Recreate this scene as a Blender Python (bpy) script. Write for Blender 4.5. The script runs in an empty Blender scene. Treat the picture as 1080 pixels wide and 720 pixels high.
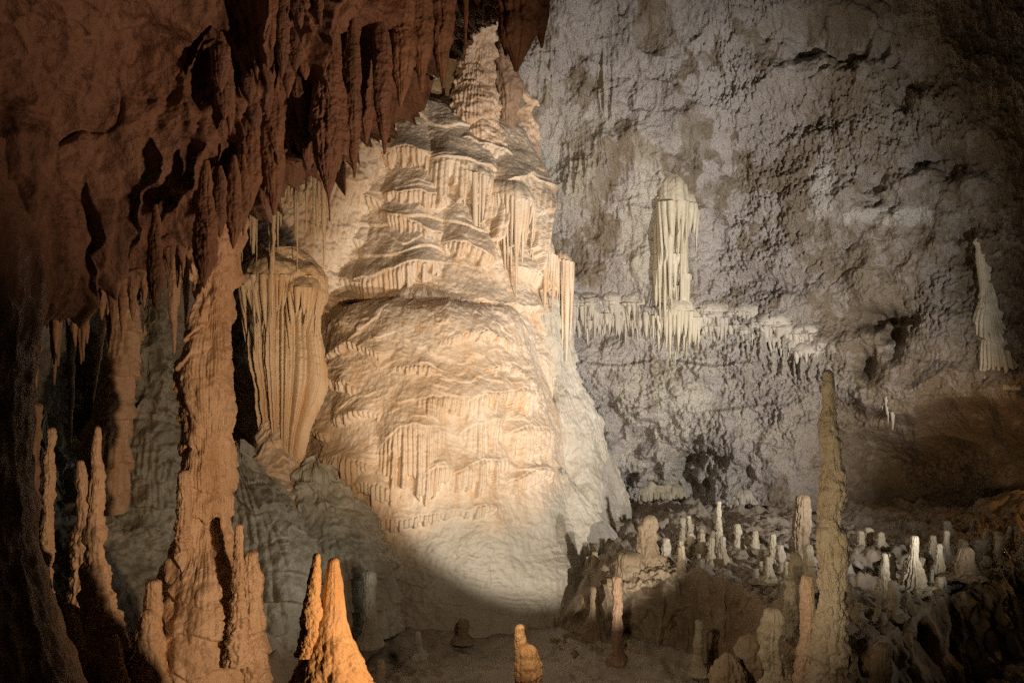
import bpy, math, random
import numpy as np

sc = bpy.context.scene
COL = sc.collection
F = 1050.0                      # focal length in photo pixels (35 mm lens)

# ------------------------------------------------------------------ camera, world, light
cam_d = bpy.data.cameras.new("camera"); cam_d.lens = 35.0; cam_d.sensor_width = 36.0
cam_d.clip_start = 0.05; cam_d.clip_end = 200.0
cam = bpy.data.objects.new("camera", cam_d); COL.objects.link(cam)
cam.location = (0, 0, 0); cam.rotation_euler = (math.radians(90), 0, 0)
sc.camera = cam

w = bpy.data.worlds.new("World"); sc.world = w; w.use_nodes = True
bg = w.node_tree.nodes["Background"]
bg.inputs[0].default_value = (1.0, 0.74, 0.48, 1); bg.inputs[1].default_value = 0.0035

sc.view_settings.view_transform = 'Standard'; sc.view_settings.look = 'None'
sc.view_settings.gamma = 1.0; sc.view_settings.use_curve_mapping = False
sc.view_settings.exposure = 0.0
sc.render.engine = 'CYCLES'
sc.cycles.use_denoising = False
sc.cycles.max_bounces = 4; sc.cycles.diffuse_bounces = 2; sc.cycles.glossy_bounces = 2
sc.cycles.sample_clamp_indirect = 1.0

def lamp(name, kind, loc, target, energy, color, size=0.1, cone=60, blend=0.5):
    d = bpy.data.lights.new(name, kind); d.energy = energy; d.color = color
    d.shadow_soft_size = size
    if kind == 'SPOT':
        d.spot_size = math.radians(cone); d.spot_blend = blend
    o = bpy.data.objects.new(name, d); COL.objects.link(o); o.location = loc
    if target is not None:
        import mathutils
        v = mathutils.Vector(target) - mathutils.Vector(loc)
        o.rotation_euler = v.to_track_quat('-Z', 'Y').to_euler()
    return o

WARM = (1.0, 0.66, 0.36); AMBER = (1.0, 0.50, 0.18); WHITE = (1.0, 0.90, 0.76); COOL = (0.93, 0.95, 1.0)
lamp("show_or_fill_lamp", 'SPOT', (6.7, 7.4, -1.4), (2.2, 18.3, 1.2), 5200, (1.0, 0.94, 0.88), 0.10, 65, 1.0)      # back wall
lamp("show_or_fill_lamp", 'SPOT', (2.1, 7.2, -2.92), (0.35, 15.0, -0.74), 1650, (1.0, 0.89, 0.74), 0.03, 45, 0.3)   # dome, white
lamp("show_or_fill_lamp", 'SPOT', (-0.3, 7.4, -0.9), (-1.3, 15.5, 0.7), 800, (1.0, 0.67, 0.38), 0.10, 66, 0.9)     # dome and cascade, warm
lamp("show_or_fill_lamp", 'SPOT', (9.0, 10.0, -1.7), (2.2, 11.0, -1.8), 160, WHITE, 0.05, 50, 0.9)          # skims the terrace
lamp("show_or_fill_lamp", 'SPOT', (1.0, 4.2, -1.5), (-1.55, 7.2, -1.35), 470, (1.0, 0.63, 0.35), 0.06, 70, 1.0)   # left foreground
lamp("show_or_fill_lamp", 'SPOT', (2.0, 4.3, -0.5), (-1.4, 6.2, 1.7), 320, (1.0, 0.55, 0.34), 0.05, 60, 1.0)    # added fill that brightens the low roof
lamp("show_or_fill_lamp", 'SPOT', (1.2, 6.0, -2.2), (2.85, 9.3, -1.25), 240, (1.0, 0.76, 0.48), 0.05, 62, 0.9)            # extra warm fill, added to lift the tall stalagmite
lamp("show_or_fill_lamp", 'SPOT', (0.2, 7.4, -1.4), (1.7, 12.6, -3.5), 160, (1.0, 0.76, 0.52), 0.10, 90, 0.9)            # dim warm fill added for the pit and terrace front
lamp("show_or_fill_lamp", 'SPOT', (-0.9, 10.0, -2.6), (-3.6, 12.0, -1.8), 45, (1.0, 0.95, 0.80), 0.06, 90, 0.9)
lamp("show_or_fill_lamp", 'SPOT', (7.3, 13.5, -1.5), (6.6, 17.5, -1.1), 130, (1.0, 0.66, 0.36), 0.10, 66, 0.9)     # fill added to open up the hollow at the right
lamp("show_or_fill_lamp", 'POINT', (9.3, 15.0, -2.3), None, 30, AMBER, 0.10)

# ------------------------------------------------------------------ numpy noise
_G = np.array([[1,1,0],[-1,1,0],[1,-1,0],[-1,-1,0],[1,0,1],[-1,0,1],[1,0,-1],[-1,0,-1],
               [0,1,1],[0,-1,1],[0,1,-1],[0,-1,-1],[1,1,0],[-1,1,0],[0,-1,1],[0,-1,-1]], np.float32)

def _hash(ix, iy, iz, seed):
    h = (ix.astype(np.uint32) * np.uint32(374761393)) ^ (iy.astype(np.uint32) * np.uint32(668265263)) \
        ^ (iz.astype(np.uint32) * np.uint32(2147483647 - 1640531)) ^ np.uint32((seed * 974711 + 12345) & 0xffffffff)
    h ^= h >> np.uint32(13); h *= np.uint32(1274126177); h ^= h >> np.uint32(16)
    h *= np.uint32(2246822519); h ^= h >> np.uint32(15)
    return h

def perlin(x, y, z, seed=0):
    x, y, z = np.broadcast_arrays(np.asarray(x, np.float32), np.asarray(y, np.float32), np.asarray(z, np.float32))
    fx, fy, fz = np.floor(x), np.floor(y), np.floor(z)
    ix, iy, iz = fx.astype(np.int64), fy.astype(np.int64), fz.astype(np.int64)
    x = x - fx; y = y - fy; z = z - fz
    u = x*x*x*(x*(x*6-15)+10); v = y*y*y*(y*(y*6-15)+10); t = z*z*z*(z*(z*6-15)+10)
    out = 0
    for a in (0, 1):
        wu = u if a else 1-u
        for b in (0, 1):
            wv = v if b else 1-v
            for c in (0, 1):
                wt = t if c else 1-t
                g = _G[_hash(ix+a, iy+b, iz+c, seed) & np.uint32(15)]
                out = out + wu*wv*wt*(g[..., 0]*(x-a) + g[..., 1]*(y-b) + g[..., 2]*(z-c))
    return out

def fbm(x, y, z, octv=4, seed=0, gain=0.5, lac=2.03):
    s = 0; a = 1.0; f = 1.0
    for i in range(octv):
        s = s + a*perlin(x*f, y*f, z*f, seed+i*17); a *= gain; f *= lac
    return s

def ridged(x, y, z, octv=3, seed=0, gain=0.5):
    s = 0; a = 1.0; f = 1.0
    for i in range(octv):
        n = 1-np.abs(perlin(x*f, y*f, z*f, seed+i*31))*1.6
        s = s + a*n*n; a *= gain; f *= 2.07
    return s

def worley(x, y, z, seed=0):
    x, y, z = np.broadcast_arrays(np.asarray(x, np.float32), np.asarray(y, np.float32), np.asarray(z, np.float32))
    fx, fy, fz = np.floor(x), np.floor(y), np.floor(z)
    ix, iy, iz = fx.astype(np.int64), fy.astype(np.int64), fz.astype(np.int64)
    x = x-fx; y = y-fy; z = z-fz
    best = np.full(x.shape, 9.0, np.float32)
    for a in (-1, 0, 1):
        for b in (-1, 0, 1):
            for c in (-1, 0, 1):
                h = _hash(ix+a, iy+b, iz+c, seed)
                px = (h & np.uint32(1023)).astype(np.float32)/1023.0
                py = ((h >> np.uint32(10)) & np.uint32(1023)).astype(np.float32)/1023.0
                pz = ((h >> np.uint32(20)) & np.uint32(1023)).astype(np.float32)/1023.0
                d = (a+px-x)**2 + (b+py-y)**2 + (c+pz-z)**2
                best = np.minimum(best, d)
    return np.sqrt(best)

def sstep(a, b, x):
    t = np.clip((x-a)/(b-a), 0, 1); return t*t*(3-2*t)

def at(px, py, Y):
    return np.array([(px-540)/F*Y, Y, (360-py)/F*Y])

def smooth_rows(a, k):
    if k < 1: return a
    ker = np.hanning(2*k+3)[1:-1]; ker /= ker.sum()
    return np.convolve(np.pad(a, k, mode='edge'), ker, 'valid')

# ------------------------------------------------------------------ mesh building
class MB:
    """collects quad grids and links them as ONE mesh object"""
    def __init__(s):
        s.v = []; s.f = []; s.n = 0; s.att = {}
    def grid(s, P, closed=False, **att):
        nv, nu = P.shape[:2]
        idx = np.arange(nv*nu).reshape(nv, nu) + s.n
        if closed:
            idx = np.concatenate([idx, idx[:, :1]], 1)
        q = np.stack([idx[:-1, :-1], idx[:-1, 1:], idx[1:, 1:], idx[1:, :-1]], -1).reshape(-1, 4)
        s.v.append(P.reshape(-1, 3)); s.f.append(q); s.n += nv*nu
        for k, a in att.items():
            s.att.setdefault(k, []).append(np.asarray(a, np.float32).reshape(-1))
        return s
    def build(s, name, mat, parent=None, origin=None, flip=False):
        v = np.concatenate(s.v).astype(np.float32); q = np.concatenate(s.f).astype(np.int32)
        if flip: q = q[:, ::-1]
        if origin is None: origin = (0, 0, 0)
        v = v - np.asarray(origin, np.float32)
        me = bpy.data.meshes.new(name)
        me.vertices.add(len(v)); me.vertices.foreach_set("co", v.ravel())
        me.loops.add(q.size); me.loops.foreach_set("vertex_index", np.ascontiguousarray(q).ravel())
        me.polygons.add(len(q))
        me.polygons.foreach_set("loop_start", np.arange(0, q.size, 4, dtype=np.int32))
        me.polygons.foreach_set("use_smooth", np.ones(len(q), bool))
        me.update(calc_edges=True)
        for k, a in s.att.items():
            at_ = me.attributes.new(k, 'FLOAT', 'POINT'); at_.data.foreach_set("value", np.concatenate(a))
        me.materials.append(mat)
        o = bpy.data.objects.new(name, me); COL.objects.link(o)
        if parent is not None:
            o.parent = parent
            o.location = np.asarray(origin) - np.asarray(parent.location)
        else:
            o.location = origin
        return o

def tag(o, label=None, cat=None, group=None, kind=None):
    if label: o["label"] = label
    if cat: o["category"] = cat
    if group: o["group"] = group
    if kind: o["kind"] = kind
    return o

def empty(name, loc, label, cat, group=None):
    o = bpy.data.objects.new(name, None); COL.objects.link(o); o.location = loc
    return tag(o, label, cat, group)

def normals(P, closed):
    if closed:
        du = np.roll(P, -1, 1) - np.roll(P, 1, 1)
    else:
        du = np.gradient(P, axis=1)
    dv = np.gradient(P, axis=0)
    n = np.cross(du, dv); l = np.linalg.norm(n, axis=-1, keepdims=True)
    return n/np.maximum(l, 1e-9)

# ------------------------------------------------------------------ materials
def rock(name, c1, c2, c3=None, scale=1.5, streak=0.0, rough=0.62, bump=0.35, bscale=40.0, spec=0.35,
         speck=0.15, atts=(), sss=0.0, bdist=0.02, dust=None):
    m = bpy.data.materials.new(name); m.use_nodes = True
    nt = m.node_tree; N = nt.nodes; L = nt.links
    p = N["Principled BSDF"]
    tc = N.new("ShaderNodeTexCoord")
    def noise(sc_, det=6, rgh=0.6, vec=None):
        n = N.new("ShaderNodeTexNoise"); n.inputs["Scale"].default_value = sc_
        n.inputs["Detail"].default_value = det; n.inputs["Roughness"].default_value = rgh
        L.new(vec if vec is not None else tc.outputs["Object"], n.inputs["Vector"]); return n.outputs["Fac"]
    def ramp(x, a, b):
        r = N.new("ShaderNodeMapRange"); r.interpolation_type = 'SMOOTHSTEP'
        r.inputs["From Min"].default_value = a; r.inputs["From Max"].default_value = b
        L.new(x, r.inputs["Value"]); return r.outputs["Result"]
    def mix(f, a, b, k=1.0, mode='MIX'):
        x = N.new("ShaderNodeMix"); x.data_type = 'RGBA'; x.blend_type = mode
        if k != 1.0:
            mm = N.new("ShaderNodeMath"); mm.operation = 'MULTIPLY'; L.new(f, mm.inputs[0]); mm.inputs[1].default_value = k
            f = mm.outputs[0]
        L.new(f, x.inputs["Factor"])
        for v, s in ((a, "A"), (b, "B")):
            sock = [i for i in x.inputs if i.name == s and i.type == 'RGBA'][0]
            if isinstance(v, tuple): sock.default_value = (*v, 1)
            else: L.new(v, sock)
        return [o for o in x.outputs if o.type == 'RGBA'][0]
    col = mix(ramp(noise(scale), 0.38, 0.62), c1, c2)
    if streak > 0 and c3:
        mp = N.new("ShaderNodeMapping"); mp.inputs["Scale"].default_value = (1, 1, 0.1)
        L.new(tc.outputs["Object"], mp.inputs["Vector"])
        col = mix(ramp(noise(7.0, 4, 0.55, mp.outputs["Vector"]), 0.48, 0.68), col, c3, streak)
    for an, c, k in atts:
        a = N.new("ShaderNodeAttribute"); a.attribute_name = an
        col = mix(a.outputs["Fac"], col, c, k)
    if dust:
        g = N.new("ShaderNodeNewGeometry"); sx = N.new("ShaderNodeSeparateXYZ"); L.new(g.outputs["Normal"], sx.inputs[0])
        ad = N.new("ShaderNodeMath"); ad.operation = 'ADD'; L.new(sx.outputs["Z"], ad.inputs[0])
        ns = N.new("ShaderNodeMath"); ns.operation = 'MULTIPLY_ADD'; L.new(noise(3.0, 5), ns.inputs[0]); ns.inputs[1].default_value = .8; ns.inputs[2].default_value = -.4
        L.new(ns.outputs[0], ad.inputs[1])
        col = mix(ramp(ad.outputs[0], .12, .62), col, dust, .8)
    if speck > 0:
        dk = tuple(x*0.45 for x in c1)
        col = mix(ramp(noise(26.0, 5, 0.7), 0.52, 0.74), col, dk, speck*2)
        lt = tuple(min(0.85, x*1.35) for x in c1)
        col = mix(ramp(noise(17.0, 5, 0.7), 0.56, 0.75), col, lt, speck*1.6)
    L.new(col, p.inputs["Base Color"])
    rn = N.new("ShaderNodeMapRange"); rn.inputs["To Min"].default_value = rough-0.16; rn.inputs["To Max"].default_value = rough+0.14
    L.new(noise(9.0, 4), rn.inputs["Value"]); L.new(rn.outputs["Result"], p.inputs["Roughness"])
    p.inputs["Specular IOR Level"].default_value = spec
    if sss > 0:
        p.inputs["Subsurface Weight"].default_value = sss
        p.inputs["Subsurface Radius"].default_value = (0.06, 0.035, 0.015); p.inputs["Subsurface Scale"].default_value = 1.0
    b = N.new("ShaderNodeBump"); b.inputs["Strength"].default_value = bump; b.inputs["Distance"].default_value = bdist
    L.new(noise(bscale, 7, 0.68), b.inputs["Height"])
    b2 = N.new("ShaderNodeBump"); b2.inputs["Strength"].default_value = bump*0.8; b2.inputs["Distance"].default_value = bdist*2
    L.new(noise(bscale*0.28, 6, 0.6), b2.inputs["Height"]); L.new(b.outputs["Normal"], b2.inputs["Normal"])
    L.new(b2.outputs["Normal"], p.inputs["Normal"])
    return m

M_WALL = rock("grey_popcorn_rock", (0.455, 0.41, 0.375), (0.56, 0.51, 0.475), scale=1.2, bump=0.9, bscale=48, speck=0.34,
              atts=(("mud", (0.22, 0.16, 0.09), 0.8), ("pale", (0.64, 0.60, 0.49), 0.7)), rough=0.7, spec=0.25, bdist=0.045)
M_CREAM = rock("cream_flowstone", (0.66, 0.50, 0.35), (0.72, 0.60, 0.46), (0.55, 0.33, 0.16), scale=0.9, streak=0.6, bump=0.5, bscale=36, rough=0.5, speck=0.12, dust=(0.42, 0.335, 0.25))
M_DOME = rock("dome_flowstone", (0.68, 0.54, 0.40), (0.73, 0.62, 0.50), (0.58, 0.36, 0.18), scale=0.8, streak=0.6, bump=0.5, bscale=36, rough=0.5, speck=0.10,
              atts=(("apron", (0.50, 0.46, 0.385), .92), ("stain", (0.54, 0.38, 0.23), .5)))
M_WHITE = rock("white_flowstone", (0.43, 0.39, 0.32), (0.52, 0.475, 0.40), (0.36, 0.31, 0.21), scale=1.1, streak=0.5, bump=0.5, bscale=45, rough=0.55, speck=0.18)
M_BUFF = rock("amber_flowstone", (0.60, 0.42, 0.275), (0.68, 0.50, 0.36), (0.45, 0.28, 0.15), scale=3.0, streak=0.5, bump=0.45, bscale=55, rough=0.36, speck=0.2, spec=0.6)
M_AMBER = rock("orange_stalagmite", (0.62, 0.36, 0.15), (0.68, 0.43, 0.21), (0.46, 0.22, 0.07), scale=3.0, streak=0.4, bump=0.6, bscale=50, rough=0.42, speck=0.14, spec=0.5)
M_RED = rock("red_brown_rock", (0.33, 0.205, 0.140), (0.39, 0.26, 0.185), (0.12, 0.07, 0.045), scale=1.3, streak=0.8, bump=0.8, bscale=38, rough=0.5, speck=0.2, spec=.5, bdist=.03)
M_DRIP = rock("brown_dripstone", (0.29, 0.18, 0.115), (0.37, 0.24, 0.155), (0.17, 0.10, 0.06), scale=4.0, streak=0.6, bump=0.45, bscale=50, rough=0.5, speck=0.14)
M_GREY = rock("grey_green_dripstone", (0.31, 0.295, 0.24), (0.40, 0.38, 0.32), (0.20, 0.19, 0.145), scale=2.2, streak=0.5, bump=0.5, bscale=45, rough=0.5, speck=0.2, spec=0.5)
M_FLOOR = rock("cave_floor_rock", (0.36, 0.31, 0.245), (0.45, 0.40, 0.33), scale=1.5, bump=0.55, bscale=30, rough=0.65, speck=0.2)
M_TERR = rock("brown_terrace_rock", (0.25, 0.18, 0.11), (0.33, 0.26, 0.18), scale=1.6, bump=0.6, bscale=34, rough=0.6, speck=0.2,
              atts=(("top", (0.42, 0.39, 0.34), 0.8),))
M_YEL = rock("yellow_calcite", (0.55, 0.49, 0.365), (0.63, 0.57, 0.46), (0.38, 0.31, 0.19), scale=2.5, streak=0.5, bump=0.4, bscale=45, rough=0.5, speck=0.1)
M_TALL = rock("beige_stalagmite", (0.54, 0.46, 0.33), (0.62, 0.55, 0.43), (0.40, 0.30, 0.17), scale=4, streak=0.5, bump=0.6, bscale=50, rough=0.45, speck=0.2)
M_CRUST = rock("pale_wall_crust", (0.47, 0.425, 0.36), (0.57, 0.52, 0.44), (0.36, 0.30, 0.21), scale=3, streak=0.4, bump=0.6, bscale=48, rough=0.6, speck=0.2)
M_PALE = rock("pale_stalagmite", (0.42, 0.36, 0.25), (0.52, 0.47, 0.36), (0.30, 0.23, 0.13), scale=5, streak=0.4, bump=0.5, bscale=60, rough=0.5, speck=0.15)

# ------------------------------------------------------------------ formation shapes
def flow(u, z, seed=0, sp=0.3, fr=9.0, tier=1.0, rib=1.0):
    """drooping tiers with ribbed lower lips: metres of relief"""
    q = z/sp + 1.5*perlin(u/(sp*5.5), z/(sp*7), 0.3, seed) + 0.55*perlin(u/(sp*1.7), z/(sp*2.2), 1.3, seed+1) + 0.18*perlin(u/(sp*.6), z/sp, 2.7, seed+2)
    k = np.floor(q); f = q-k
    a = sstep(-0.25, 0.35, perlin(u/(sp*3.2), k*7.31, 0.5, seed+3))
    body = np.where(f < 0.06, f/0.06, ((1-f)/0.94)**0.8)
    ph = u*fr + 0.9*perlin(u*2.2, z*0.5, 0.2+k*3.7, seed+4)
    r = np.abs(np.sin(math.pi*ph))
    ph2 = u*fr*0.41 + 1.1*perlin(u*1.3, z*0.6, 0.9+k*1.7, seed+5)
    r2 = np.abs(np.sin(math.pi*ph2))
    ra = sstep(-0.25, 0.3, perlin(u/(sp*3.5), z/(sp*2.6), 4.4, seed+6))
    # small scales of flowing calcite between the bigger lips
    q2 = z/(sp*.36) + 1.3*perlin(u/(sp*1.1), z/(sp*1.4), 5.3, seed+8) + .5*perlin(u/(sp*.4), z/(sp*.5), 6.1, seed+9)
    k2 = np.floor(q2); f2 = q2-k2
    a2 = sstep(-.1, .4, perlin(u/(sp*.9), k2*3.3, 1.5, seed+10))
    b2 = np.where(f2 < .12, f2/.12, (1-f2)/.88)
    return (sp*(0.26*tier*a*body + 0.13*tier*a2*b2*(1-.6*ra) + 0.45*perlin(u/(sp*3.2), z/(sp*2.6), 9.1, seed+7) + .12*perlin(u/(sp*.9), z/(sp*.9), 3.3, seed+12))
            + rib/fr*(0.50*ra*(0.35+0.65*body))*(r+0.6*r2))

def revolve(rows, Y, ry=1.0, mode='drip', amp=1.0, seed=0, cap=('round', 'open'), res=1.0, nu=None, nv=None,
            sp=0.3, fr=9.0, tier=1.0, rib=1.0, knob=1.0, sm=None, mask=None, ribz=None, lump=0.0, relief=None, wander=1.0):
    """closed body of revolution from a silhouette: rows = (py, left px, right px[, depth radius m])"""
    rows = np.array([tuple(r[:3]) for r in rows], float)
    h_px = abs(rows[-1, 0]-rows[0, 0]); w_px = (rows[:, 2]-rows[:, 1]).max()
    nv = nv or int(np.clip(h_px*1.15*res, 22, 620)); nu = nu or int(np.clip(w_px*3.0*res, 26, 900))
    py = np.linspace(rows[0, 0], rows[-1, 0], nv)
    xl = smooth_rows(np.interp(py, rows[:, 0], rows[:, 1]), sm if sm is not None else nv//24)
    xr = smooth_rows(np.interp(py, rows[:, 0], rows[:, 2]), sm if sm is not None else nv//24)
    cx = ((xl+xr)/2-540)/F*Y; r = np.maximum((xr-xl)/2/F*Y, 0.002); z = (360-py)/F*Y
    def capit(z, r, cx, sign, kind):
        r0, z0, c0 = r[0], z[0], cx[0]
        m = 7; a = np.linspace(0.04, 1, m, endpoint=False)*math.pi/2
        hh = r0*(0.8 if kind == 'round' else 0.25)
        return (np.concatenate([z0+sign*hh*np.cos(a), z]), np.concatenate([r0*np.sin(a), r]), np.concatenate([np.full(m, c0), cx]))
    if cap[0] != 'open': z, r, cx = capit(z, r, cx, 1 if z[0] > z[-1] else -1, cap[0])
    if cap[1] != 'open':
        z, r, cx = capit(z[::-1], r[::-1], cx[::-1], 1 if z[-1] > z[0] else -1, cap[1]); z, r, cx = z[::-1], r[::-1], cx[::-1]
    if mode != 'flow':
        cx = cx + wander*float(np.median(r))*(.30*perlin(z/(float(np.median(r))*5), seed*1.3, .2, seed+50)+.14*perlin(z/(float(np.median(r))*1.8), seed*1.3, .7, seed+51))
    th = np.linspace(-math.pi, math.pi, nu, endpoint=False)
    if nu > 800: th = th-.5*np.sin(th)          # finer towards the open side of the cave
    P = np.empty((len(z), nu, 3))
    P[..., 0] = cx[:, None] + r[:, None]*np.sin(th)
    P[..., 1] = Y - r[:, None]*ry*np.cos(th)
    P[..., 2] = z[:, None]
    n = normals(P, True)
    c = np.stack([P[..., 0]-cx[:, None], P[..., 1]-Y, np.zeros_like(P[..., 0])], -1)
    s = np.sign((n*c).sum(-1).mean()); n = n*s
    x, y, zz = P[..., 0], P[..., 1], P[..., 2]
    R = r[:, None]; rm = float(np.median(r))
    if mode == 'flow':
        u = np.broadcast_to(th[None, :]*float(r.max()), x.shape)
        d = amp*flow(u, zz, seed, sp, fr, tier, rib if ribz is None else rib*ribz(x, y, zz))
        d = d + 0.012*fbm(x*12, y*12, zz*12, 3, seed+40)
        if relief is not None: d = d + relief(u, x, zz)
        if lump: d = d + lump*(1.3*fbm(x*3.2, y*3.2, zz*3.8, 3, seed+41) + 1.5*(.5-worley(x*7, y*7, zz*7, seed+42)) + .7*(.5-worley(x*15, y*15, zz*13, seed+43)))
    else:
        k = 0.55/max(rm, 0.01)
        d = R*0.22*fbm(x*k, y*k, zz*k*0.8, 3, seed)
        ring = perlin(zz*0+0.5, zz*0+seed*3.1, zz*k*1.1+0.35*perlin(x*k, y*k, zz*k, seed+5), seed+9)
        d = d + R*0.20*knob*ring + R*0.07*knob*perlin(zz*0+.5, zz*0+seed*1.7, zz*k*3.6+.5*perlin(x*k*1.5, y*k*1.5, zz*k, seed+6), seed+10)
        wl = worley(x*k*3.4, y*k*3.4, zz*k*2.6, seed+11)
        d = d + R*0.16*knob*(0.5-wl)
        d = d + R*0.07*fbm(x*k*9, y*k*9, zz*k*6, 2, seed+13)
        tt = np.arctan2(c[..., 0], -c[..., 1])
        d = d + R*0.10*rib*(1-2*np.abs(perlin(np.cos(tt)*2.4, np.sin(tt)*2.4, zz*k*0.25, seed+21)))
        d = d*amp
    if mask is not None: d = d*mask(x, y, zz)
    P = P + n*d[..., None]
    return P, s

def spel(name, label, cat, rows, Y, mat, group=None, parent=None, base='low', **kw):
    P, s = revolve(rows, Y, **kw)
    r = rows[-1] if base == 'low' else rows[0]
    org = at((r[1]+r[2])/2, r[0], Y)
    o = MB().grid(P, closed=True).build(name, mat, parent, org, flip=(s < 0))
    return tag(o, label, cat, group) if cat else o

def lips_relief(lips, Y, sp=.058, seed=0):
    """relief of flowstone shelves: each lip = (points [(px, py)...], protrusion, slope height, fringe length px)"""
    S = Y/F
    L_ = [(np.array([((p[0]-540)*S, (360-p[1])*S) for p in pts]), a, h*S, l*S) for pts, a, h, l in lips]
    def f(u, x, z):
        out = np.zeros_like(z)
        wx = x + .05*perlin(x*2.5, z*2.5, .2, seed+1)
        ph = x/sp + .9*perlin(x*2.3, z*.7, .2, seed+2); pid = np.floor(ph).astype(np.int64)
        hh = (_hash(pid, pid*0, pid*0+3, seed) & np.uint32(1023)).astype(np.float32)/1023.
        pipe = np.abs(np.sin(math.pi*ph))**.8*(.45+.75*hh)
        for k, (pts, a, h, l) in enumerate(L_):
            x0, x1 = pts[0, 0], pts[-1, 0]; e = min(.30, (x1-x0)*.35)
            m = (wx > x0-e*.6) & (wx < x1+e*.6) & (z < pts[:, 1].max()+4*h+.2) & (z > pts[:, 1].min()-1.4*l-.25)
            X, Z, W, H_, PI_ = x[m], z[m], wx[m], hh[m], pipe[m]
            if X.size == 0: continue
            w = sstep(x0-e*.6, x0+e, W)*sstep(x1+e*.6, x1-e, W)
            zl = np.interp(W, pts[:, 0], pts[:, 1]) + .10*perlin(X*2.1, k*3.3, .5, seed+3) + .05*perlin(X*6, k*3.3, .9, seed+4)
            t = Z-zl
            top = np.exp(-np.clip(t, 0, None)/h)*(1+.15*perlin(X*4, Z*4, .3, seed+5))
            Lp = l*np.clip(.62+.55*perlin(X*1.6, k*5.1, .2, seed+6)+.55*(H_-.5), .12, 1.3)*(.35+.65*w)
            bb = np.clip(-t/np.maximum(Lp, .01), 0, 2)
            fr = np.where(bb < 1, (.86-.30*bb) + PI_*.055/max(a, .05)*np.minimum(1, bb*5)*(1-.35*bb), 0)
            out[m] = np.maximum(out[m], w*a*np.where(t > 0, top, fr))
        return out
    return f

def curtain(mb, px, py, Y, wpx, dpx, hcap, lpx, seed=0, ribs=None, rag=0.5, depth=None, amp=1.0, taper=0.8, span=115):
    """rounded lobe whose rim hangs down as a ragged row of fused stalactites"""
    S = Y/F; rx = wpx/2*S; ry = (dpx*S if depth is None else depth); L = lpx*S; hc = hcap*S
    ribs = ribs or max(4, int(wpx/5))
    nu = int(np.clip(ribs*9, 40, 420)); nv = int(np.clip((lpx+hcap)*1.1, 20, 260))
    th = np.radians(np.linspace(-span, span, nu))[None, :]
    v = np.linspace(0, 1, nv)[:, None]; cut = 0.28
    vc = np.clip(v/cut, 0, 1); vs = np.clip((v-cut)/(1-cut), 0, 1)
    ph = th*ribs/(2*math.radians(span)) + 0.8*perlin(th*ribs*.22, vs*.35, .4, seed) + 3.7
    r1 = np.abs(np.sin(math.pi*ph)); pid = np.floor(ph)
    r2 = np.abs(np.sin(math.pi*(ph*.37+.9*perlin(th*ribs*.15, vs*.6, 2.2, seed+1))))
    crest = 0.75*r1+0.45*r2-.5
    hsh = (_hash(pid.astype(np.int64), pid.astype(np.int64)*0, pid.astype(np.int64)*0+5, seed) & np.uint32(1023)).astype(np.float32)/1023.
    hsh = hsh[-1:, :] if hsh.shape[0] > 1 else hsh
    Lt = L*np.clip(1-rag*(0.55*hsh + 0.35*(1-r1[-1:]) + 0.55*(.5-.9*perlin(th*ribs/9, 3.3, .1, seed+2))), .12, 1.15)
    rad = np.sin(vc*math.pi/2)*(1 - (1-taper)*vs**1.5)
    tip = 1-0.35*sstep(0.86, 1.0, vs)
    rad = rad*tip
    rel = amp*0.62*(2*rx/ribs)*crest*np.minimum(1, vc**2)*(0.3+0.8*np.sqrt(vs))
    c = at(px, py, Y)
    P = np.empty((nv, nu, 3))
    P[..., 0] = c[0] + (rx*rad+rel)*np.sin(th)
    P[..., 1] = c[1] - (ry*rad+rel)*np.cos(th)
    P[..., 2] = c[2] - hc + hc*np.cos(vc*math.pi/2)*np.ones_like(th) - Lt*vs
    P[..., 2] -= 0.10*hc*perlin(th*2, v*3, 0.2, seed+8)
    P[..., 1] += 0.02*fbm(P[..., 0]*9, P[..., 2]*9, 0.3, 3, seed+3)
    mb.grid(P)
    return mb

def cones(mb, tops, lens, rads, seed=0, cx=0, conv=0):
    """thin fused stalactites: one small tapered tube per root point"""
    n = len(tops); tops = np.asarray(tops, float); lens = np.asarray(lens, float); rads = np.asarray(rads, float)
    k = 9; t = np.linspace(0, 1, 11)
    th = np.linspace(0, 2*math.pi, k, endpoint=False)
    prof = np.clip(1-t**1.6, 0, 1)**.8*0.90+.08; prof[-1] = .02
    for i in range(n):
        wob = 1+.22*perlin(t*4+i*3.1, .3, .7, seed)+.10*perlin(t*11+i*1.7, .9, .2, seed+1)
        r = rads[i]*prof*wob
        P = np.empty((len(t), k, 3))
        P[..., 0] = tops[i, 0] + r[:, None]*np.cos(th) + (conv*(cx-tops[i, 0])+.012*math.sin(i*2.3))*(t**1.3)[:, None]
        P[..., 1] = tops[i, 1] + r[:, None]*np.sin(th)
        P[..., 2] = tops[i, 2] - (t*lens[i])[:, None] + 0*th
        mb.grid(P, closed=True)

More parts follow.
